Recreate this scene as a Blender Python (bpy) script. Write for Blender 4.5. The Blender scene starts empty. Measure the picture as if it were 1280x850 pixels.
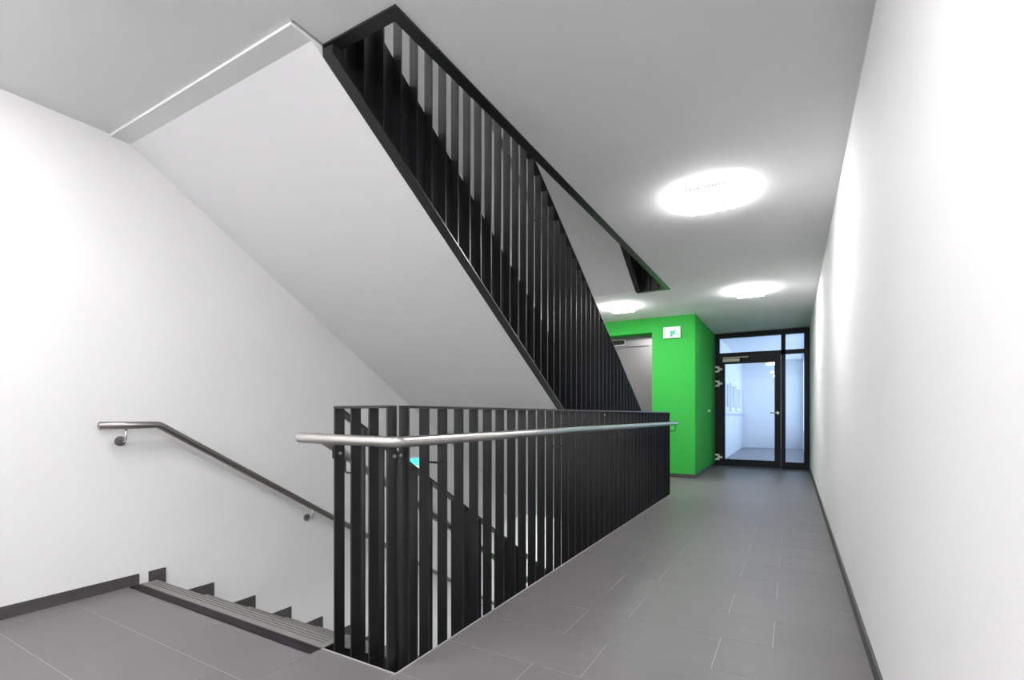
import bpy, bmesh, math, random
from mathutils import Vector
random.seed(7)
scene = bpy.context.scene
C = scene.collection

# ------------------------------------------------------------------ camera
YAW = math.atan2(350.0, 611.0)
EYE = 0.964
cam_data = bpy.data.cameras.new('camera')
cam = bpy.data.objects.new('camera', cam_data)
C.objects.link(cam)
cam.location = (0, 0, EYE)
cam.rotation_euler = (math.pi / 2, 0, YAW)
cam_data.sensor_fit = 'HORIZONTAL'
cam_data.sensor_width = 36
cam_data.lens = 611.0 / 1280.0 * 36
cam_data.shift_y = (518.6 - 425) / 1280.0
cam_data.clip_start = 0.02
scene.camera = cam

# ------------------------------------------------------------------ world, exposure
world = bpy.data.worlds.new('overcast_sky')
scene.world = world
world.use_nodes = True
bg = world.node_tree.nodes['Background']
bg.inputs[0].default_value = (0.50, 0.68, 1.0, 1)
bg.inputs[1].default_value = 3.0
vs = scene.view_settings
vs.view_transform = 'Standard'
vs.look = 'None'
vs.exposure = 0.28
vs.gamma = 1.0
vs.use_curve_mapping = False
LAMP = 60.0          # radiance of the opal lamp diffusers

# ------------------------------------------------------------------ dimensions
ST = 2.93                       # storey height
CEIL = 2.498
XG = -1.284                     # opening edge along the corridor
XF = -1.683                     # outer edge of the stair flights
XL = -3.23                      # left wall
XR = 0.27                       # right wall
YN, YF = 1.366, 6.125           # near and far edge of the opening
YP = 1.225                      # near edge of the flight slab pad
YLIFT = 7.81
YDOOR = 9.98
YB = -2.3
NR = 17
RISE = ST / NR
K = 0.617
GO = RISE / K
Y0 = 1.45                       # top nosing

# ------------------------------------------------------------------ materials
def new_mat(name):
    m = bpy.data.materials.new(name)
    m.use_nodes = True
    nt = m.node_tree
    return m, nt, nt.nodes['Principled BSDF']

def noisy(name, col, rough=0.5, metal=0.0, scale=8.0, amount=0.08, bump=0.0, bump_scale=60.0,
          per_object=0.0, spec=0.5, rough_var=0.0, stretch=None):
    m, nt, b = new_mat(name)
    N, L = nt.nodes, nt.links
    tc = N.new('ShaderNodeTexCoord')
    src = tc.outputs['Object']
    if stretch:
        mp = N.new('ShaderNodeMapping')
        mp.inputs['Scale'].default_value = stretch
        L.new(src, mp.inputs[0])
        src = mp.outputs[0]
    nz = N.new('ShaderNodeTexNoise')
    nz.inputs['Scale'].default_value = scale
    nz.inputs['Detail'].default_value = 5
    if per_object:
        oi = N.new('ShaderNodeObjectInfo')
        ad = N.new('ShaderNodeVectorMath')
        ad.operation = 'MULTIPLY_ADD'
        cmb = N.new('ShaderNodeCombineXYZ')
        for i in range(3):
            L.new(oi.outputs['Random'], cmb.inputs[i])
        L.new(cmb.outputs[0], ad.inputs[0])
        ad.inputs[1].default_value = (37, 53, 71)
        L.new(src, ad.inputs[2])
        src = ad.outputs[0]
    L.new(src, nz.inputs['Vector'])
    mr = N.new('ShaderNodeMapRange')
    mr.inputs[1].default_value = 0.25
    mr.inputs[2].default_value = 0.75
    mr.inputs[3].default_value = 1 - amount
    mr.inputs[4].default_value = 1 + amount
    L.new(nz.outputs['Fac'], mr.inputs[0])
    val = mr.outputs[0]
    if per_object:
        m2 = N.new('ShaderNodeMapRange')
        m2.inputs[3].default_value = 1 - per_object
        m2.inputs[4].default_value = 1 + per_object
        L.new(oi.outputs['Random'], m2.inputs[0])
        mu = N.new('ShaderNodeMath')
        mu.operation = 'MULTIPLY'
        L.new(val, mu.inputs[0])
        L.new(m2.outputs[0], mu.inputs[1])
        val = mu.outputs[0]
    vm = N.new('ShaderNodeVectorMath')
    vm.operation = 'SCALE'
    vm.inputs[0].default_value = col
    L.new(val, vm.inputs['Scale'])
    L.new(vm.outputs[0], b.inputs['Base Color'])
    b.inputs['Roughness'].default_value = rough
    b.inputs['Metallic'].default_value = metal
    b.inputs['Specular IOR Level'].default_value = spec
    if rough_var:
        m3 = N.new('ShaderNodeMapRange')
        m3.inputs[3].default_value = rough - rough_var
        m3.inputs[4].default_value = rough + rough_var
        L.new(nz.outputs['Fac'], m3.inputs[0])
        L.new(m3.outputs[0], b.inputs['Roughness'])
    if bump:
        n2 = N.new('ShaderNodeTexNoise')
        n2.inputs['Scale'].default_value = bump_scale
        n2.inputs['Detail'].default_value = 3
        L.new(tc.outputs['Object'], n2.inputs['Vector'])
        bp = N.new('ShaderNodeBump')
        bp.inputs['Strength'].default_value = bump
        bp.inputs['Distance'].default_value = 0.002
        L.new(n2.outputs['Fac'], bp.inputs['Height'])
        L.new(bp.outputs[0], b.inputs['Normal'])
    return m

def emit(name, col, strength, base=1.0):
    m, nt, b = new_mat(name)
    b.inputs['Base Color'].default_value = (*[c * base for c in col], 1)
    b.inputs['Roughness'].default_value = 0.4
    b.inputs['Emission Color'].default_value = (*col, 1)
    b.inputs['Emission Strength'].default_value = strength
    return m

def glass(name, tint, gloss=0.08):
    m, nt, b = new_mat(name)
    N, L = nt.nodes, nt.links
    tr = N.new('ShaderNodeBsdfTransparent')
    tr.inputs[0].default_value = (*tint, 1)
    gl = N.new('ShaderNodeBsdfGlossy')
    gl.inputs['Roughness'].default_value = 0.02
    fr = N.new('ShaderNodeFresnel')
    fr.inputs[0].default_value = 1.45
    mx = N.new('ShaderNodeMixShader')
    L.new(fr.outputs[0], mx.inputs[0])
    L.new(tr.outputs[0], mx.inputs[1])
    L.new(gl.outputs[0], mx.inputs[2])
    L.new(mx.outputs[0], N['Material Output'].inputs[0])
    return m

M = {
    'white': noisy('white_wall_paint', (0.80, 0.798, 0.80), 0.75, scale=3, amount=0.012, bump=0.12, bump_scale=180, spec=0.25),
    'ceiling': noisy('white_ceiling_plaster', (0.78, 0.78, 0.785), 0.85, scale=2, amount=0.012, bump=0.08, bump_scale=150, spec=0.2),
    'soffit': noisy('white_soffit_paint', (0.83, 0.83, 0.835), 0.8, scale=2, amount=0.012, bump=0.08, bump_scale=120, spec=0.2),
    'green': noisy('green_wall_paint', (0.045, 0.40, 0.065), 0.9, scale=3, amount=0.02, bump=0.12, bump_scale=180, spec=0.1),
    'steel': noisy('anthracite_painted_steel', (0.0125, 0.0135, 0.0145), 0.34, scale=12, amount=0.12, spec=0.5, rough_var=0.05),
    'tile': noisy('grey_stoneware_tile', (0.150, 0.144, 0.147), 0.42, scale=7, amount=0.07, per_object=0.035, bump=0.05, bump_scale=220, spec=0.25, rough_var=0.06, stretch=(1, 2.2, 1)),
    'grout': noisy('light_grey_grout', (0.33, 0.32, 0.32), 0.9, scale=40, amount=0.06),
    'trim': noisy('pale_edge_profile', (0.40, 0.39, 0.385), 0.5, scale=30, amount=0.04),
    'strip': noisy('black_marker_tile', (0.016, 0.013, 0.016), 0.6, scale=20, amount=0.1, spec=0.2),
    'tread': noisy('grey_stair_tile', (0.19, 0.182, 0.175), 0.5, scale=10, amount=0.08, per_object=0.04, bump=0.05, bump_scale=220),
    'groove': noisy('dark_tread_groove', (0.085, 0.08, 0.078), 0.7, scale=30, amount=0.1),
    'skirt': noisy('dark_grey_skirting_tile', (0.06, 0.057, 0.057), 0.5, scale=12, amount=0.08, per_object=0.04),
    'inox': noisy('brushed_stainless_steel', (0.60, 0.575, 0.55), 0.30, metal=1.0, scale=14, amount=0.05, rough_var=0.05, stretch=(1, 6, 6)),
    'darkinox': noisy('dull_stainless_steel', (0.27, 0.25, 0.24), 0.34, metal=1.0, scale=14, amount=0.05, rough_var=0.05, stretch=(1, 6, 6)),
    'lift': noisy('brushed_lift_steel', (0.30, 0.288, 0.288), 0.40, metal=1.0, scale=30, amount=0.05, rough_var=0.06, stretch=(8, 8, 0.3)),
    'chrome': noisy('bright_steel', (0.75, 0.75, 0.74), 0.25, metal=1.0, scale=20, amount=0.03),
    'black': noisy('black_plastic', (0.012, 0.012, 0.013), 0.3, scale=20, amount=0.1),
    'lampmetal': noisy('grey_lamp_metal', (0.14, 0.14, 0.14), 0.5, scale=20, amount=0.03),
    'opal': emit('opal_diffuser_lit', (1.0, 0.985, 0.99), LAMP),
    'signface': emit('pale_sign_face_lit', (0.72, 1.0, 0.90), 0.80, 0.15),
    'signgreen': emit('teal_sign_symbol_lit', (0.02, 0.55, 0.38), 0.45, 0.3),
    'signwhite': emit('white_sign_symbol_lit', (1.0, 1.0, 1.0), 0.98, 0.2),
    'cyan': emit('cyan_sign_face_lit', (0.10, 0.75, 0.72), 0.75),
    'boltmetal': noisy('dull_bolt_steel', (0.42, 0.42, 0.41), 0.4, metal=0.6, scale=20, amount=0.05),
    'doorframe': noisy('black_door_frame_paint', (0.008, 0.010, 0.014), 0.45, scale=10, amount=0.1, spec=0.25),
    'hinge': noisy('pale_hinge_metal', (0.86, 0.87, 0.85), 0.4, metal=0.0, scale=20, amount=0.03),
    'closer': noisy('champagne_door_closer', (0.50, 0.48, 0.40), 0.4, metal=0.5, scale=20, amount=0.03),
    'glass': glass('clear_glass', (0.93, 0.96, 0.97)),
    'bluegrey': noisy('pale_blue_grey_panel', (0.55, 0.60, 0.68), 0.5, scale=4, amount=0.02),
    'slab': noisy('concrete_slab', (0.5, 0.5, 0.49), 0.9, scale=6, amount=0.05),
}

# tiled floor of the storeys above and below, too far to tell pieces apart
def tiled_far():
    m, nt, b = new_mat('grey_tiled_floor')
    N, L = nt.nodes, nt.links
    tc = N.new('ShaderNodeTexCoord')
    br = N.new('ShaderNodeTexBrick')
    br.inputs['Color1'].default_value = (0.21, 0.205, 0.205, 1)
    br.inputs['Color2'].default_value = (0.22, 0.212, 0.21, 1)
    br.inputs['Mortar'].default_value = (0.38, 0.37, 0.36, 1)
    br.inputs['Scale'].default_value = 1
    br.inputs['Brick Width'].default_value = 0.605
    br.inputs['Row Height'].default_value = 0.305
    br.inputs['Mortar Size'].default_value = 0.002
    L.new(tc.outputs['Object'], br.inputs['Vector'])
    L.new(br.outputs['Color'], b.inputs['Base Color'])
    b.inputs['Roughness'].default_value = 0.42
    return m
M['tiledfar'] = tiled_far()

# ------------------------------------------------------------------ helpers
def wloc(o):
    v = Vector((0, 0, 0))
    while o is not None:
        v += o.location
        o = o.parent
    return v

def link(name, me, mat, parent, origin):
    if mat:
        me.materials.clear()
        me.materials.append(M[mat])
    o = bpy.data.objects.new(name, me)
    C.objects.link(o)
    o.location = Vector(origin)
    if parent:
        o.parent = parent
        o.location = Vector(origin) - wloc(parent)
    return o

def finish(name, bm, mat, parent=None, smooth=False, bevel=0.0):
    """world-space bmesh -> object whose origin sits at the middle of its base"""
    if bevel:
        bmesh.ops.bevel(bm, geom=[e for e in bm.edges if e.calc_face_angle(0) > 0.5], offset=bevel,
                        segments=1, profile=0.5, affect='EDGES')
    bmesh.ops.recalc_face_normals(bm, faces=bm.faces[:])
    xs = [v.co.x for v in bm.verts]; ys = [v.co.y for v in bm.verts]; zs = [v.co.z for v in bm.verts]
    org = Vector(((min(xs) + max(xs)) / 2, (min(ys) + max(ys)) / 2, min(zs)))
    for v in bm.verts:
        v.co -= org
    me = bpy.data.meshes.new(name)
    bm.to_mesh(me)
    bm.free()
    if smooth:
        for p in me.polygons:
            p.use_smooth = True
    return link(name, me, mat, parent, org)

def add_box(bm, x0, x1, y0, y1, z0, z1):
    vs_ = [bm.verts.new((x, y, z)) for x in (x0, x1) for y in (y0, y1) for z in (z0, z1)]
    for f in ((0, 1, 3, 2), (4, 6, 7, 5), (0, 4, 5, 1), (2, 3, 7, 6), (0, 2, 6, 4), (1, 5, 7, 3)):
        bm.faces.new([vs_[i] for i in f])

def box(name, mat, parent, x0, x1, y0, y1, z0, z1, bevel=0.0):
    bm = bmesh.new()
    add_box(bm, x0, x1, y0, y1, z0, z1)
    return finish(name, bm, mat, parent, bevel=bevel)

def boxes(name, mat, parent, lst):
    bm = bmesh.new()
    for b in lst:
        add_box(bm, *b)
    return finish(name, bm, mat, parent)

def add_prism(bm, pts, a0, a1, axis='x'):
    """polygon extruded along an axis; pts are (y,z), (x,z) or (x,y)"""
    def P(p, a):
        if axis == 'x': return (a, p[0], p[1])
        if axis == 'y': return (p[0], a, p[1])
        return (p[0], p[1], a)
    A = [bm.verts.new(P(p, a0)) for p in pts]
    B = [bm.verts.new(P(p, a1)) for p in pts]
    bm.faces.new(A)
    bm.faces.new(B[::-1])
    n = len(pts)
    for i in range(n):
        bm.faces.new((A[i], A[(i + 1) % n], B[(i + 1) % n], B[i]))

def prism(name, mat, parent, pts, a0, a1, axis='x', bevel=0.0):
    bm = bmesh.new()
    add_prism(bm, pts, a0, a1, axis)
    return finish(name, bm, mat, parent, bevel=bevel)

def fillet(path, rad, seg=6):
    path = [Vector(p) for p in path]
    out = [path[0]]
    for i in range(1, len(path) - 1):
        a, b, c = path[i - 1], path[i], path[i + 1]
        d1 = (a - b).normalized(); d2 = (c - b).normalized()
        ang = d1.angle(d2)
        if ang > math.pi - 1e-3:
            out.append(b); continue
        t = min(rad / math.tan(ang / 2), (a - b).length * 0.48, (c - b).length * 0.48)
        p1 = b + d1 * t; p2 = b + d2 * t
        for k in range(seg + 1):
            u = k / seg
            out.append((1 - u) ** 2 * p1 + 2 * u * (1 - u) * b + u * u * p2)
    out.append(path[-1])
    return out

def add_tube(bm, path, r, n=14):
    path = [Vector(p) for p in path]
    rings = []
    up = None
    for i, p in enumerate(path):
        if i == 0: t = path[1] - path[0]
        elif i == len(path) - 1: t = path[-1] - path[-2]
        else: t = (path[i + 1] - p).normalized() + (p - path[i - 1]).normalized()
        t.normalize()
        if up is None:
            up = Vector((0, 0, 1)) if abs(t.z) < 0.9 else Vector((1, 0, 0))
        s = t.cross(up).normalized()
        up = s.cross(t).normalized()
        rings.append([bm.verts.new(p + r * (math.cos(2 * math.pi * k / n) * s + math.sin(2 * math.pi * k / n) * up)) for k in range(n)])
    for a, b in zip(rings, rings[1:]):
        for k in range(n):
            bm.faces.new((a[k], a[(k + 1) % n], b[(k + 1) % n], b[k]))
    bm.faces.new(rings[0][::-1])
    bm.faces.new(rings[-1])

def tube(name, mat, parent, path, r, n=14, rad=0.0):
    bm = bmesh.new()
    add_tube(bm, fillet(path, rad) if rad else path, r, n)
    o = finish(name, bm, mat, parent, smooth=True)
    return o

def disc(name, mat, parent, centre, axis, r, th, n=20):
    c = Vector(centre); a = Vector(axis).normalized()
    bm = bmesh.new()
    add_tube(bm, [c - a * th / 2, c + a * th / 2], r, n)
    return finish(name, bm, mat, parent)

def thing(name, label, cat, loc, group=None):
    o = bpy.data.objects.new(name, None)
    o.empty_display_size = 0.1
    C.objects.link(o)
    o.location = loc
    tag(o, label, cat, group)
    return o

def tag(o, label=None, cat=None, group=None, kind=None):
    if label: o['label'] = label
    if cat: o['category'] = cat
    if group: o['group'] = group
    if kind: o['kind'] = kind
    return o

def structure(o, label=None):
    return tag(o, label=label, kind='structure')

def copy_tree(o, parent=None):
    c = o.copy()
    C.objects.link(c)
    c.parent = parent
    for ch in list(o.children):
        copy_tree(ch, c)
    return c

def up_copy(o, dz, label):
    c = copy_tree(o)
    c.location.z += dz
    c['label'] = label
    return c

# ================================================================== THE SETTING
TOP = 2 * ST + 1.2
BOT = -ST - 0.3
structure(box('wall_left', 'white', None, XL - 0.2, XL, YB - 0.2, YLIFT, BOT, TOP), 'white stairwell wall the sloping wall rail is fixed to')
structure(box('wall_right', 'white', None, XR, XR + 0.2, YB - 0.2, YDOOR + 0.12, BOT, TOP), 'white corridor wall facing the stair balustrade')
structure(box('wall_back', 'white', None, XL, XR, YB - 0.2, YB, BOT, TOP), 'white wall closing the landing')
# roof over the top storey
structure(box('ceiling_top', 'ceiling', None, XL, XR, YB, YDOOR, TOP - 0.12, TOP), 'white ceiling over the top of the stairwell')

# lift shaft in green, with a recess for the door at this storey
LX1 = -1.922                    # right edge of the door recess
LX0 = LX1 - 1.10
LT = 2.268
LREC = 0.28
shaft = bmesh.new()
XS = -1.276
add_box(shaft, LX1, XS, YLIFT, YDOOR, BOT, TOP)                       # pier with the sign
add_box(shaft, XL - 0.2, LX0, YLIFT, YLIFT + LREC + 0.12, BOT, TOP)
add_box(shaft, LX0, LX1, YLIFT, YLIFT + LREC + 0.12, LT, TOP)
add_box(shaft, LX0, LX1, YLIFT, YLIFT + LREC + 0.12, BOT, 0.0)
structure(finish('wall_far', shaft, 'green'), 'green wall around the lift door')

# slabs with the stair opening
def slab_boxes(z0, z1, ymax=YDOOR):
    return [(XL, XR, YB, YP, z0, z1),
            (XF, XR, YP, YN, z0, z1),
            (XG, XR, YN, YF, z0, z1),
            (XL, XR, YF, YLIFT, z0, z1),
            (XS, XR, YLIFT, ymax, z0, z1)]
DEPTH = ST - CEIL               # floor build-up 0.432
floor = structure(boxes('floor', 'grout', None, slab_boxes(-DEPTH + 0.012, -0.0007, YDOOR + 0.12)), 'grey tiled landing and corridor floor')
structure(boxes('ceiling', 'ceiling', None, slab_boxes(CEIL, CEIL + 0.012)), 'white ceiling with the stair opening')
structure(boxes('floor_upper', 'tiledfar', None, slab_boxes(CEIL + 0.012, ST)), 'floor of the storey above')
structure(boxes('ceiling_lower', 'ceiling', None, slab_boxes(-DEPTH, -DEPTH + 0.012)), 'ceiling of the storey below')
structure(box('floor_lower', 'tiledfar', None, XL, XR, YB, YLIFT, -ST - 0.2, -ST), 'floor of the storey below')
structure(box('floor_lower_corridor', 'tiledfar', None, XS, XR, YLIFT, YDOOR, -ST - 0.2, -ST), 'corridor floor of the storey below')
structure(boxes('ceiling_upper', 'ceiling', None, slab_boxes(ST + CEIL, 2 * ST)), 'ceiling of the storey above')
structure(box('wall_end_lower', 'white', None, XS, XR, YDOOR, YDOOR + 0.12, BOT, -DEPTH), 'white end wall of the corridor below')
structure(box('wall_end_upper', 'white', None, XS, XR, YDOOR, YDOOR + 0.12, CEIL, TOP), 'white end wall of the corridor above')

# ---- floor tiles, each its own piece
def tile(x0, x1, y0, y1, mat='tile', name='tile'):
    g = 0.0015
    return box(name, mat, floor, x0 + g, x1 - g, y0 + g, y1 - g, -0.0007, 0.0)
full_tile = [None]
def floor_tile(x0, x1, y0, y1):
    if x1 - x0 < 0.012 or y1 - y0 < 0.012:
        return
    if abs(x1 - x0 - 0.605) < 1e-4 and abs(y1 - y0 - 0.305) < 1e-4:
        if full_tile[0] is None:
            full_tile[0] = tile(x0, x1, y0, y1)
        else:
            c = full_tile[0].copy()
            C.objects.link(c)
            c.location = Vector(((x0 + x1) / 2, (y0 + y1) / 2, -0.0007)) - wloc(floor)
        return
    tile(x0, x1, y0, y1)
TR = 0.305
TL = 0.605
def row(y0, y1, xa, xb, off):
    n = math.floor((xa - off) / TL)
    x = off + n * TL
    while x < xb - 1e-6:
        floor_tile(max(x, xa), min(x + TL, xb), y0, y1)
        x += TL
ry = 1.377
k = 0
while ry < YDOOR - 0.01:
    y1 = min(ry + TR, YDOOR)
    off = -0.872 if k % 2 == 0 else -0.675
    if ry < YF:
        if y1 > YF + 0.02:
            row(ry, YF + 0.008, XG + 0.008, XR, off)
            row(YF + 0.008, y1, XL, XR, off)
        else:
            row(ry, y1, XG + 0.008, XR, off)
    elif ry < YLIFT:
        if y1 > YLIFT:
            row(ry, YLIFT, XL, XR, off)
            row(YLIFT, y1, XS, XR, off)
        else:
            row(ry, y1, XL, XR, off)
    else:
        row(ry, y1, XS, XR, off)
    ry = y1
    k += 1
# landing in front of the stair: a joint runs on from the corner of the opening
SY0, SY1 = 1.304, 1.362
ry = 1.358
first = True
while ry > YB + 0.01:
    y0 = max(ry - TR, YB)
    offs = (-1.284 if first else -1.284 + (0.2 if k % 2 else 0.0))
    if first:
        row(y0, SY0, XL, XF, XF)
        row(y0, ry, XF, XG, XF)
        row(y0, 1.377, XG, XR, XG)
    else:
        row(y0, ry, XL, XR, offs)
    first = False
    ry = y0
    k += 1
box('marker_tile', 'strip', floor, XL + 0.01, XF - 0.003, SY0 + 0.002, SY1 - 0.003, -0.0007, 0.0003)

# pale edge profile round the opening
structure(prism('trim_1', 'trim', None, [(XF, YN - 0.006), (XG + 0.006, YN - 0.006), (XG + 0.006, YF + 0.006), (XG, YF + 0.006), (XG, YN), (XF, YN)], -0.008, 0.0006, 'z'), 'pale edge profile around the stair opening')

# black steel plates on the slab edges inside the opening
def edge_plates(z):
    o = structure(boxes('trim_2', 'steel', None, [
        (XG - 0.005, XG, YN + 0.005, YF - 0.005, z - DEPTH + 0.002, z - 0.009),
        (XF, XG, YN, YN + 0.005, z - DEPTH + 0.002, z - 0.009),
        (XF, XG, YF - 0.005, YF, z - DEPTH + 0.002, z - 0.009)]), 'black steel plates on the edge of the stair opening')
    return o
edge_plates(0)
edge_plates(ST)

# skirting tiles
def skirting(name, axis, fixed, face, a0, a1, z=0.0, step=0.605):
    bm = bmesh.new()
    root = None
    a = a0
    objs = []
    while a < a1 - 1e-6:
        b = min(a + step, a1)
        if axis == 'x':
            args = (a + 0.001, b - 0.001, min(fixed, fixed + face), max(fixed, fixed + face), z, z + 0.06)
        else:
            args = (min(fixed, fixed + face), max(fixed, fixed + face), a + 0.001, b - 0.001, z, z + 0.06)
        if root is None:
            root = box(name, 'skirt', None, *args)
            structure(root, 'dark grey skirting tiles along the wall')
        else:
            box('skirting_tile', 'skirt', root, *args)
        a = b
    bm.free()
skirting('baseboard_far', 'x', YLIFT, -0.010, LX1, XS + 0.010)
skirting('baseboard_side', 'y', XS, 0.010, YLIFT, YDOOR - 0.03)
skirting('baseboard_left', 'y', XL, 0.010, YB, 1.36)
skirting('baseboard_right', 'y', XR, -0.010, YB, YDOOR - 0.03)

# ================================================================== STAIR FLIGHTS
BOTC = 3.30 - ST                # soffit and stringer bottom: z = BOTC - K*y (relative to the upper floor)
def make_flight():
    t = thing('stair_flight', 'straight stair flight of grey tiled steps going down beside the white wall', 'stairs', ((XL + XF) / 2, Y0, -ST), 'stacked stair flights')
    pts = [(YP, -DEPTH - 0.012)]
    ys = (BOTC + DEPTH + 0.012) / K
    pts.append((ys, -DEPTH - 0.012))
    yb = (BOTC + ST + DEPTH) / K
    pts.append((yb, -ST - DEPTH))
    pts.append((YF, -ST - DEPTH))
    pts.append((YF, -ST - 0.003))
    d = 0.018
    for k in range(NR - 1, -1, -1):
        y = Y0 + k * GO
        z = -k * RISE
        pts.append((y - 0.012, z - RISE - d if k < NR - 1 else -ST - 0.003))
        pts.append((y - 0.012, z - d))
    pts.append((YP, -d))
    x0 = XL
    body = bmesh.new()
    add_prism(body, pts, x0, XF - 0.012)
    bmesh.ops.triangulate(body, faces=[f for f in body.faces if len(f.verts) > 4])
    finish('flight_slab', body, 'soffit', t)
    tread0 = groove0 = riser0 = skirt0 = None
    for k in range(NR):
        y1 = Y0 + k * GO
        z = -k * RISE
        if k == 0:
            tr = box('tread', 'tread', t, XL + 0.002, XF - 0.001, SY1 + 0.004, y1, z - d, z, bevel=0.002)
        elif tread0 is None:
            tr = tread0 = box('tread', 'tread', t, XL + 0.002, XF - 0.012, y1 - GO - 0.012, y1, z - d, z, bevel=0.002)
        else:
            tr = tread0.copy(); C.objects.link(tr)
            tr.location = tread0.location + Vector((0, (k - 1) * GO, -(k - 1) * RISE))
        for q in range(3):
            gy = y1 - 0.014 - q * 0.018
            if groove0 is None:
                groove0 = box('groove', 'groove', tr, XL + 0.05, XF - 0.03, gy - 0.003, gy + 0.003, z - 0.004, z + 0.0004)
            else:
                g = groove0.copy(); C.objects.link(g); g.parent = tr
                g.location = Vector(((XL + XF) / 2 + 0.01, gy, z - 0.004)) - wloc(tr)
        if riser0 is None:
            riser0 = box('riser', 'tread', t, XL + 0.002, XF - 0.012, y1 - 0.012, y1 - 0.004, z - RISE, z - d)
        else:
            r = riser0.copy(); C.objects.link(r)
            r.location = riser0.location + Vector((0, k * GO, -k * RISE))
        # stepped skirting tile on the wall
        ya = y1 - GO if k else SY1
        pts2 = [(ya + 0.046, z), (y1, z), (y1, z - RISE + 0.06), (y1 + 0.045, z - RISE + 0.06), (y1 + 0.045, z + 0.06), (ya + 0.046, z + 0.06)]
        if k == 0:
            prism('skirting_tile', 'skirt', t, pts2, XL, XL + 0.010)
        elif skirt0 is None:
            skirt0 = prism('skirting_tile', 'skirt', t, pts2, XL, XL + 0.010)
        else:
            s = skirt0.copy(); C.objects.link(s)
            s.location = skirt0.location + Vector((0, (k - 1) * GO, -(k - 1) * RISE))
    return t
flight = make_flight()
flight['label'] = 'lower stair flight of grey tiled steps starting at the landing'
up_copy(flight, ST, 'upper stair flight with smooth white soffit sloping over the lower steps')
up_copy(flight, 2 * ST, 'topmost stair flight whose soffit shows through the ceiling opening')

# ================================================================== BALUSTRADES
BT, BW = 0.007, 0.049           # flat bar thickness and depth
XO = XG - 0.005                 # outer face of the corridor bars
TOPZ = 1.000
RINGZ = -DEPTH - 0.002
PITCH = 0.11974
LONG_Y = [1.447 + PITCH * i for i in range(40)]
RET_X = [-1.621, -1.525, -1.426, -1.331]

def bolt(parent, centre, axis, r=0.0062, th=0.006):
    return disc('bolt', 'boltmetal', parent, centre, axis, r, th, 10)

def make_landing_balustrade():
    t = thing('landing_balustrade', 'black steel balustrade of upright flat bars around the landing opening', 'balustrade', (XG, YN, RINGZ), 'balustrades of the stair openings')
    b0 = None
    for y in LONG_Y:
        if b0 is None:
            b0 = box('bar', 'steel', t, XO - BW, XO, y - BT / 2, y + BT / 2, RINGZ + 0.004, TOPZ - 0.010)
        else:
            b = b0.copy(); C.objects.link(b)
            b.location = b0.location + Vector((0, y - LONG_Y[0], 0))
    r0 = None
    for yb in (YN + 0.005, YF - 0.005 - BW):
        for x in RET_X:
            if r0 is None:
                r0 = box('bar', 'steel', t, x - BT / 2, x + BT / 2, yb, yb + BW, RINGZ + 0.004, TOPZ - 0.010)
            else:
                b = r0.copy(); C.objects.link(b)
                b.location = Vector((x, yb + BW / 2, RINGZ + 0.004)) - wloc(t)
    # top flats
    yj = LONG_Y[19] + PITCH * 0.5
    box('top_rail', 'steel', t, XO - BW, XO, LONG_Y[0] - 0.004, yj - 0.001, TOPZ - 0.010, TOPZ, bevel=0.001)
    box('top_rail', 'steel', t, XO - BW, XO, yj + 0.001, YF - 0.005, TOPZ - 0.010, TOPZ, bevel=0.001)
    box('top_rail', 'steel', t, RET_X[0] - 0.004, RET_X[-1] + 0.004, YN + 0.005, YN + 0.005 + BW, TOPZ - 0.010, TOPZ, bevel=0.001)
    box('top_rail', 'steel', t, RET_X[0] - 0.004, XO - BW - 0.001, YF - 0.005 - BW, YF - 0.005, TOPZ - 0.010, TOPZ, bevel=0.001)
    # bottom flats, flush with the ceiling below
    box('bottom_rail', 'steel', t, XO - BW, XG, YN, YF, RINGZ - 0.006, RINGZ + 0.004)
    box('bottom_rail', 'steel', t, XF, XO - BW, YN, YN + 0.005 + BW, RINGZ - 0.006, RINGZ + 0.004)
    box('bottom_rail', 'steel', t, XF, XO - BW, YF - 0.005 - BW, YF, RINGZ - 0.006, RINGZ + 0.004)
    # joint plates with bolts at the corner and at the stair side
    x = RET_X[-1] + BT / 2
    p = box('joint_plate', 'steel', t, x, x + 0.005, YN + 0.006, YN + 0.004 + BW, 0.776, 0.828, bevel=0.001)
    bolt(p, (x + 0.007, YN + 0.005 + BW * 0.55, 0.806), (1, 0, 0), 0.0065, 0.012)
    y = LONG_Y[0] - BT / 2
    p = box('joint_plate', 'steel', t, XO - BW + 0.001, XO - 0.001, y - 0.005, y, 0.776, 0.828, bevel=0.001)
    bolt(p, (XO - BW * 0.62, y - 0.007, 0.806), (0, 1, 0))
    x = RET_X[0] + BT / 2
    bolt(t, (x + 0.003, YN + 0.005 + BW * 0.5, 0.806), (1, 0, 0))
    box('joint_plate', 'steel', t, RET_X[0] - BT / 2 - 0.007, RET_X[0] - BT / 2, YN + 0.003, YN + 0.045, 0.786, 0.834)
    # bolt where the two long panels meet
    bolt(t, (XO + 0.002, LONG_Y[19], TOPZ - 0.035), (1, 0, 0), 0.007)
    return t

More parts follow.
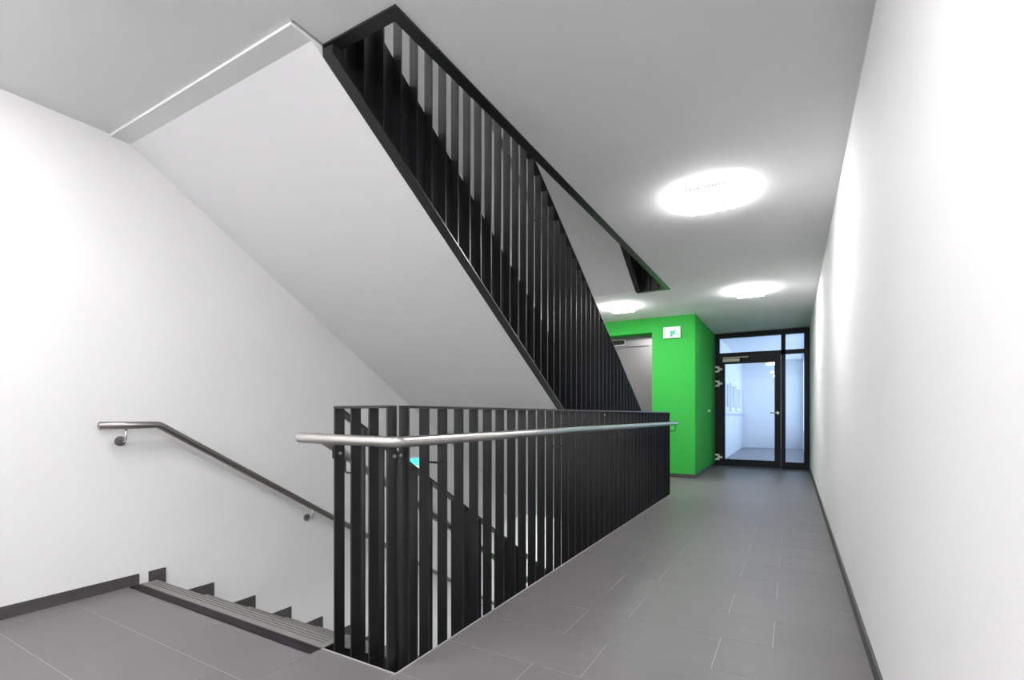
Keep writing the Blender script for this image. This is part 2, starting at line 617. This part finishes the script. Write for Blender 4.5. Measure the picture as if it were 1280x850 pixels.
FXO = -1.633                    # outer edge of the flight bars
TOPC = 1.870                    # top of the sloping flat
def make_stair_balustrade():
    t = thing('stair_balustrade', 'black steel balustrade of flat bars sloping along the flight', 'balustrade', (XF, Y0, -ST), 'sloping stair balustrades')
    # stringer plate behind the bars
    topk = Y0 * K - 0.028
    ya = YN + 0.006
    ye = YF - 0.01
    yt = (topk + 0.004) / K
    pts = [(ya, -0.004), (yt, -0.004), (ye, topk - K * ye), (ye, max(-ST - DEPTH, BOTC - K * ye)), ((BOTC + ST + DEPTH) / K, -ST - DEPTH), (ya, BOTC - K * ya)]
    if BOTC - K * ye > -ST - DEPTH:
        pts.pop(4)
    st = bmesh.new()
    add_prism(st, pts, XF - 0.010, XF)
    finish('stringer_plate', st, 'steel', t)
    # bars
    y = 1.431
    b0 = None
    while y < 6.24:
        top = min(TOPZ - 0.008, TOPC - 0.009 - K * y)
        bot = max(BOTC + 0.006 - K * y, -ST - DEPTH)
        if y > YF - 0.03:
            bot = -ST
        std = abs((top - bot) - (TOPC - BOTC - 0.015)) < 1e-5
        if std and b0 is not None:
            b = b0.copy(); C.objects.link(b)
            b.location = Vector(((FXO + XF) / 2, y, bot)) - wloc(t)
        else:
            o = box('bar', 'steel', t, XF + 0.0005, FXO, y - BT / 2, y + BT / 2, bot, top)
            if std:
                b0 = o
        y += 0.116
    yl = y - 0.116
    # sloping top flat
    h = 0.010
    dz = h * math.sqrt(1 + K * K)
    ys, ye2 = 1.424, yl + 0.008
    prism('top_rail', 'steel', t, [(ys, TOPC - K * ys), (ye2, TOPC - K * ye2), (ye2, TOPC - dz - K * ye2), (ys, TOPC - dz - K * ys)], XF, FXO)
    # bottom flat
    yv = YF - 0.06
    prism('bottom_rail', 'steel', t, [(ya + 0.052, BOTC + dz - 0.004 - K * (ya + 0.052)), (yv, BOTC + dz - 0.004 - K * yv), (yv, BOTC - 0.004 - K * yv), (ya + 0.0, BOTC - 0.004 - K * ya), (ya, -DEPTH - 0.012), (ya + 0.052, -DEPTH - 0.012)], XF, FXO)
    # screws on the stringer end
    for (yy, zz) in ((1.415, -0.475), (1.475, -0.40), (1.53, -0.36)):
        disc('bolt', 'steel', t, (XF + 0.002, yy, zz), (1, 0, 0), 0.007, 0.006, 10)
    return t

lb = make_landing_balustrade()
lb['label'] = 'black steel balustrade of upright flat bars standing around the landing edge'
sb = make_stair_balustrade()
sb['label'] = 'black sloping balustrade of the lower flight, seen between the landing bars'
up_copy(lb, ST, 'black balustrade of the storey above, its bottom flat framing the ceiling opening')
up_copy(sb, ST, 'tall black sloping balustrade of the upper flight rising through the ceiling')
up_copy(sb, 2 * ST, 'black balustrade of the topmost flight, its foot showing in the ceiling opening')

# ================================================================== HANDRAILS
HZ = 0.866
HR = 0.0205
HX = XO + 0.062                 # corridor side
HY = YN - 0.058
HXI = -1.765                    # stair side
def make_handrail():
    t = thing('handrail', 'round stainless steel handrail', 'handrail', (HX, HY, HZ - 0.1), 'stainless handrails on the balustrades')
    hc = 0.868 + K * Y0 - 0.02
    yk = (hc - HZ) / K
    ye = 6.10
    tube('rail', 'inox', t, [(HX, 6.215, HZ - 0.004), (HX, HY, HZ), (HXI, HY, HZ + 0.004), (HXI, yk, HZ), (HXI, ye, hc - K * ye)], HR, 20, rad=0.028)
    # brackets of bent rod on the corridor side
    b0 = None
    for i in (1, 11, 20, 30, 39):
        y = LONG_Y[i]
        if b0 is None:
            b0 = tube('bracket', 'steel', t, [(XO - 0.002, y, 0.771), (HX, y, 0.771), (HX, y, HZ - HR + 0.004)], 0.0048, 8, rad=0.014)
        else:
            b = b0.copy(); C.objects.link(b)
            b.location = b0.location + Vector((0, y - LONG_Y[1], 0))
    b0 = None
    for i in range(1, 40, 8):
        y = 1.437 + 0.116 * i
        z = hc - K * y
        if b0 is None:
            y_0, z_0 = y, z
            b0 = tube('bracket', 'steel', t, [(XF + 0.004, y, z - 0.082), (HXI, y, z - 0.082), (HXI, y, z - HR + 0.004)], 0.0048, 8, rad=0.014)
        else:
            b = b0.copy(); C.objects.link(b)
            b.location = b0.location + Vector((0, y - y_0, z - z_0))
    return t
hr = make_handrail()
hr['label'] = 'round stainless handrail running along the landing balustrade and down the stair'
up_copy(hr, ST, 'round stainless handrail inside the balustrade of the upper flight')

def make_wall_rail():
    XW = XL + 0.07
    c = 0.416 + K * 2.226
    y0, y1 = 1.15, 6.15
    t = thing('wall_handrail', 'round steel handrail sloping down the white wall', 'handrail', (XW, y0, -ST + 0.5), 'handrails on the stair wall')
    yk = Y0 - 0.02
    tube('rail', 'darkinox', t, [(XW, y0, c - K * yk), (XW, yk, c - K * yk), (XW, y1, c - K * y1)], 0.0205, 18, rad=0.08)
    y = 2.47 - 1.2
    r0 = None
    while y < y1:
        z = c - K * max(y, yk)
        if r0 is None:
            rs = r0 = disc('rosette', 'darkinox', t, (XL + 0.003, y, z - 0.088), (1, 0, 0), 0.027, 0.006, 20)
            y_0, z_0 = y, z
            a0 = tube('bracket', 'chrome', rs, [(XL + 0.004, y, z - 0.088), (XW, y, z - 0.088), (XW, y, z - 0.017)], 0.006, 10, rad=0.03)
        else:
            rs = r0.copy(); C.objects.link(rs)
            rs.location = r0.location + Vector((0, y - y_0, z - z_0))
            a = a0.copy(); C.objects.link(a); a.parent = rs
        y += 1.2
    return t
wr = make_wall_rail()
wr['label'] = 'slim steel handrail sloping down the white wall above the lower steps'
up_copy(wr, ST, 'steel handrail on the white wall above the upper flight')

# ================================================================== LIFT DOOR
ld = thing('lift_door', 'brushed steel lift door with dark oval floor display in its header', 'lift door', ((LX0 + LX1) / 2, YLIFT + LREC, 0))
FY = YLIFT + LREC
HZ0 = 2.105
box('header_panel', 'lift', ld, LX0 + 0.001, LX1 - 0.001, FY - 0.012, FY + 0.10, HZ0, LT - 0.001, bevel=0.003)
JX = LX1 - 0.115
box('jamb', 'lift', ld, JX, LX1 - 0.001, FY - 0.012, FY + 0.10, 0.001, HZ0 - 0.002, bevel=0.003)
box('jamb', 'lift', ld, LX0 + 0.001, LX0 + 0.115, FY - 0.012, FY + 0.10, 0.001, HZ0 - 0.002, bevel=0.003)
mid = (LX0 + LX1) / 2
box('door_panel', 'lift', ld, LX0 + 0.115, mid - 0.002, FY + 0.035, FY + 0.06, 0.012, HZ0 - 0.002)
box('door_panel', 'lift', ld, mid + 0.002, JX, FY + 0.035, FY + 0.06, 0.012, HZ0 - 0.002)
box('sill', 'lift', ld, LX0 + 0.001, LX1 - 0.001, FY - 0.10, FY + 0.10, 0.0005, 0.010)
def oblong(x0, x1, zc, r, n=10):
    pts = []
    for k in range(n + 1):
        a = -math.pi / 2 + math.pi * k / n
        pts.append((x1 - r + r * math.cos(a), zc + r * math.sin(a)))
    for k in range(n + 1):
        a = math.pi / 2 + math.pi * k / n
        pts.append((x0 + r + r * math.cos(a), zc + r * math.sin(a)))
    return pts
DX1 = -2.425
ds = prism('display_surround', 'chrome', ld, oblong(DX1 - 0.46, DX1, 2.185, 0.047), FY - 0.022, FY - 0.012, 'y')
prism('display', 'black', ds, oblong(DX1 - 0.447, DX1 - 0.013, 2.185, 0.036), FY - 0.026, FY - 0.022, 'y')

# ================================================================== EXIT SIGN ON THE GREEN WALL
ex0, ex1, ez0, ez1 = -1.737, -1.486, 2.150, 2.322
es = thing('exit_sign', 'small lit emergency exit sign with running figure on the green wall', 'sign', ((ex0 + ex1) / 2, YLIFT, ez0))
box('sign_housing', 'hinge', es, ex0, ex1, YLIFT - 0.045, YLIFT - 0.0005, ez0, ez1, bevel=0.003)
face = box('sign_face', 'signface', es, ex0 + 0.008, ex1 - 0.008, YLIFT - 0.048, YLIFT - 0.045, ez0 + 0.008, ez1 - 0.008)
ew, eh = ex1 - ex0 - 0.016, ez1 - ez0 - 0.016
def spt(u, v):
    return (ex0 + 0.008 + u * ew, ez0 + 0.008 + v * eh)
SYF = YLIFT - 0.048
def sign_poly(name, mat, pts, dy=0.0015):
    return prism(name, mat, face, [spt(*p) for p in pts], SYF - dy, SYF, 'y')
sign_poly('door_symbol', 'signgreen', [(0.42, 0.08), (0.60, 0.08), (0.60, 0.14), (0.54, 0.14), (0.54, 0.66), (0.42, 0.66)])
sign_poly('figure_symbol', 'signgreen', [(0.55, 0.48), (0.66, 0.56), (0.74, 0.50), (0.84, 0.54), (0.83, 0.59), (0.73, 0.58), (0.66, 0.66), (0.57, 0.60), (0.51, 0.50)])
sign_poly('figure_symbol', 'signgreen', [(0.58, 0.52), (0.68, 0.60), (0.70, 0.40), (0.80, 0.34), (0.90, 0.20), (0.86, 0.17), (0.76, 0.29), (0.62, 0.34), (0.56, 0.18), (0.50, 0.20)])
hp = [(0.70 + 0.035 * math.cos(a * math.pi / 6), 0.74 + 0.055 * math.sin(a * math.pi / 6)) for a in range(12)]
sign_poly('figure_symbol', 'signgreen', hp)
sign_poly('arrow_symbol', 'signwhite', [(0.08, 0.42), (0.20, 0.64), (0.20, 0.50), (0.36, 0.50), (0.36, 0.34), (0.20, 0.34), (0.20, 0.20)])

# cyan escape sign on the stair wall, seen between the corner bars
cs = thing('wall_sign', 'cyan lit escape sign on the white stair wall above the lower flight', 'sign', (XL, 3.74, 0.40))
box('sign_housing', 'hinge', cs, XL + 0.0005, XL + 0.03, 3.60, 3.88, 0.385, 0.548, bevel=0.002)
cf = box('sign_face', 'cyan', cs, XL + 0.03, XL + 0.033, 3.607, 3.873, 0.392, 0.541)
prism('arrow_symbol', 'signwhite', cf, [(3.63, 0.45), (3.67, 0.49), (3.67, 0.465), (3.73, 0.465), (3.73, 0.435), (3.67, 0.435), (3.67, 0.41)], XL + 0.033, XL + 0.0345, 'x')

# ================================================================== GLASS DOOR AT THE CORRIDOR END
dr = thing('door_1', 'black framed glazed corridor door with transom and door closer', None, ((XS + XR) / 2, YDOOR, 0))
dr['kind'] = 'structure'
DY0, DY1 = YDOOR + 0.0, YDOOR + 0.08
ZT = CEIL - 0.001
box('frame_post', 'doorframe', dr, XS + 0.001, XS + 0.085, DY0, DY1, 0.001, ZT)
box('frame_post', 'doorframe', dr, XR - 0.085, XR - 0.001, DY0, DY1, 0.001, ZT)
box('frame_head', 'doorframe', dr, XS + 0.085, XR - 0.085, DY0, DY1, 2.405, ZT)
box('transom_bar', 'doorframe', dr, XS + 0.085, XR - 0.085, DY0, DY1, 2.050, 2.127)
MX = -0.17
box('mullion', 'doorframe', dr, MX, MX + 0.07, DY0, DY1, 0.001, 2.405)
for (a, b) in ((XS + 0.085, MX), (MX + 0.07, XR - 0.085)):
    box('transom_pane', 'glass', dr, a, b, DY0 + 0.036, DY0 + 0.044, 2.127, 2.405)
box('side_pane', 'glass', dr, MX + 0.07, XR - 0.085, DY0 + 0.036, DY0 + 0.044, 0.12, 2.05)
box('side_sill', 'doorframe', dr, MX + 0.07, XR - 0.085, DY0, DY1, 0.001, 0.12)
lf0, lf1 = XS + 0.088, MX - 0.003
leaf = boxes('door_leaf', 'doorframe', dr, [
    (lf0, -1.096, DY0 - 0.012, DY1 - 0.02, 0.008, 2.045),
    (lf1 - 0.10, lf1, DY0 - 0.012, DY1 - 0.02, 0.008, 2.045),
    (-1.096, lf1 - 0.10, DY0 - 0.012, DY1 - 0.02, 1.919, 2.045),
    (-1.096, lf1 - 0.10, DY0 - 0.012, DY1 - 0.02, 0.008, 0.134)])
box('pane', 'glass', leaf, -1.096, lf1 - 0.10, DY0 + 0.020, DY0 + 0.030, 0.134, 1.919)
cl = box('door_closer', 'closer', dr, -1.128, -0.845, DY0 - 0.055, DY0 - 0.013, 1.955, 2.012, bevel=0.004)
box('closer_rail', 'closer', cl, -1.128, -0.70, DY0 - 0.028, DY0 - 0.013, 2.028, 2.044)
for z in (1.826, 1.557, 0.168):
    h = box('hinge', 'hinge', dr, -1.188, -1.140, DY0 - 0.034, DY0 - 0.0125, z - 0.020, z + 0.020, bevel=0.003)
    box('hinge_plate', 'hinge', h, -1.222, -1.190, DY0 - 0.020, DY0 - 0.0005, z - 0.055, z + 0.055)
    for s in (-1, 1):
        box('hinge_cap', 'hinge', h, -1.262, -1.226, DY0 - 0.024, DY0 - 0.0005, z + s * 0.042 - 0.017, z + s * 0.042 + 0.017, bevel=0.002)
hd = tube('door_handle', 'chrome', leaf, [(lf1 - 0.05, DY0 - 0.012, 1.0), (lf1 - 0.05, DY0 - 0.06, 1.0), (lf1 - 0.17, DY0 - 0.06, 1.0)], 0.009, 10, rad=0.015)
disc('handle_rose', 'chrome', leaf, (lf1 - 0.05, DY0 - 0.015, 1.0), (0, 1, 0), 0.024, 0.006)

# small steel stop on the green side wall
ds2 = thing('wall_stop', 'small pale round door stop on the shaded green wall', 'door stop', (XS, 9.15, 1.02))
disc('stop_plate', 'hinge', ds2, (XS + 0.003, 9.15, 1.035), (1, 0, 0), 0.026, 0.006, 16)
disc('stop_buffer', 'hinge', ds2, (XS + 0.021, 9.15, 1.035), (1, 0, 0), 0.016, 0.030, 14)

# ================================================================== CORRIDOR BEHIND THE GLASS DOOR
YE = 16.0
structure(box('floor_beyond', 'tiledfar', None, XS, XR, YDOOR + 0.12, YE, -0.2, -0.001), 'grey floor behind the glass door')
structure(box('ceiling_beyond', 'ceiling', None, XS, XR, YDOOR + 0.12, YE, CEIL + 0.02, CEIL + 0.1), 'ceiling behind the glass door')
wb = structure(box('wall_beyond', 'white', None, XS - 0.15, XS, YDOOR + 0.12, YE, -0.2, CEIL + 0.1), 'pale wall seen through the glass door')
structure(box('wall_beyond_end', 'white', None, XS - 0.15, XR + 0.15, YE, YE + 0.15, -0.2, CEIL + 0.1), 'end wall behind the glass door')
wr2 = structure(boxes('wall_beyond_right', 'white', None, [
    (XR, XR + 0.15, YDOOR + 0.12, YE, -0.2, 0.55), (XR, XR + 0.15, YDOOR + 0.12, YE, 2.40, CEIL + 0.1),
    (XR, XR + 0.15, YDOOR + 0.12, YDOOR + 0.40, 0.55, 2.40), (XR, XR + 0.15, 12.75, 12.95, 0.55, 2.40), (XR, XR + 0.15, YE - 0.3, YE, 0.55, 2.40)]), 'window wall behind the glass door')
# ledge and framed panels on the far wall
box('dado_rail', 'bluegrey', wb, XS, XS + 0.03, YDOOR + 0.13, YE - 0.01, 0.96, 1.0)
for (ya, yb, zt) in ((10.45, 11.0, 1.80), (11.35, 12.0, 1.72), (12.5, 13.3, 1.72), (13.8, 14.8, 1.72)):
    fr = boxes('panel_frame', 'white', wb, [
        (XS, XS + 0.04, ya, ya + 0.08, 1.06, zt), (XS, XS + 0.04, yb - 0.08, yb, 1.06, zt),
        (XS, XS + 0.04, ya + 0.08, yb - 0.08, 1.06, 1.14), (XS, XS + 0.04, ya + 0.08, yb - 0.08, zt - 0.08, zt)])
    box('panel', 'bluegrey', fr, XS, XS + 0.015, ya + 0.08, yb - 0.08, 1.14, zt - 0.08)

# ================================================================== CEILING LAMPS
def make_lamp(x, y, z, label):
    t = thing('ceiling_lamp', label, 'ceiling lamp', (x, y, z - 0.07), 'square opal ceiling lamps')
    w, l = 0.15, 0.20
    box('diffuser', 'opal', t, x - w, x + w, y - l, y + l, z - 0.046, z - 0.0005, bevel=0.008)
    for s in (-1, 1):
        ya, yb = sorted((y + s * (l + 0.0005), y + s * (l + 0.008)))
        box('end_cap', 'lampmetal', t, x - w + 0.02, x + w - 0.02, ya, yb, z - 0.034, z - 0.022)
    return t
lp = make_lamp(-0.50, 3.64, CEIL, 'glaring opal ceiling lamp over the corridor, beside the stair opening')
def lamp_copy(x, y, z, label):
    c = copy_tree(lp)
    c.location = (x, y, z - 0.07)
    c['label'] = label
    return c
lamp_copy(-0.45, 6.66, CEIL, 'opal ceiling lamp between the lift wall and the corridor')
lamp_copy(-2.12, 6.78, CEIL, 'opal ceiling lamp in front of the lift door')
lamp_copy(-0.50, 0.40, CEIL, 'opal ceiling lamp on the landing ceiling beside the corridor wall')
lamp_copy(-2.30, 0.10, CEIL, 'opal ceiling lamp on the landing ceiling at the head of the stair')
lamp_copy(-0.50, -1.65, CEIL, 'added unseen opal lamp brightening the landing end wall, corridor side')  # added behind the camera so the end wall bounces light onto the soffit
lamp_copy(-2.30, -1.65, CEIL, 'added unseen opal lamp brightening the landing end wall, stair side')  # second added lamp for the same bounce, also out of view
for (x, y, where) in ((-0.50, 0.40, 'at the near end of the corridor'), (-2.30, 0.30, 'at the head of the stair'),
                      (-0.50, 3.58, 'beside the stair opening'), (-2.12, 6.78, 'by the green lift wall'),
                      (-2.30, -1.65, 'near the landing end wall'), (-0.50, 6.66, 'where the corridor passes the lift wall')):  # unseen lamps added to brighten the storeys above and below
    lamp_copy(x, y, -DEPTH, 'added unseen opal lamp brightening the storey below ' + where)
    lamp_copy(x, y, ST + CEIL, 'added unseen opal lamp brightening the storey above ' + where)
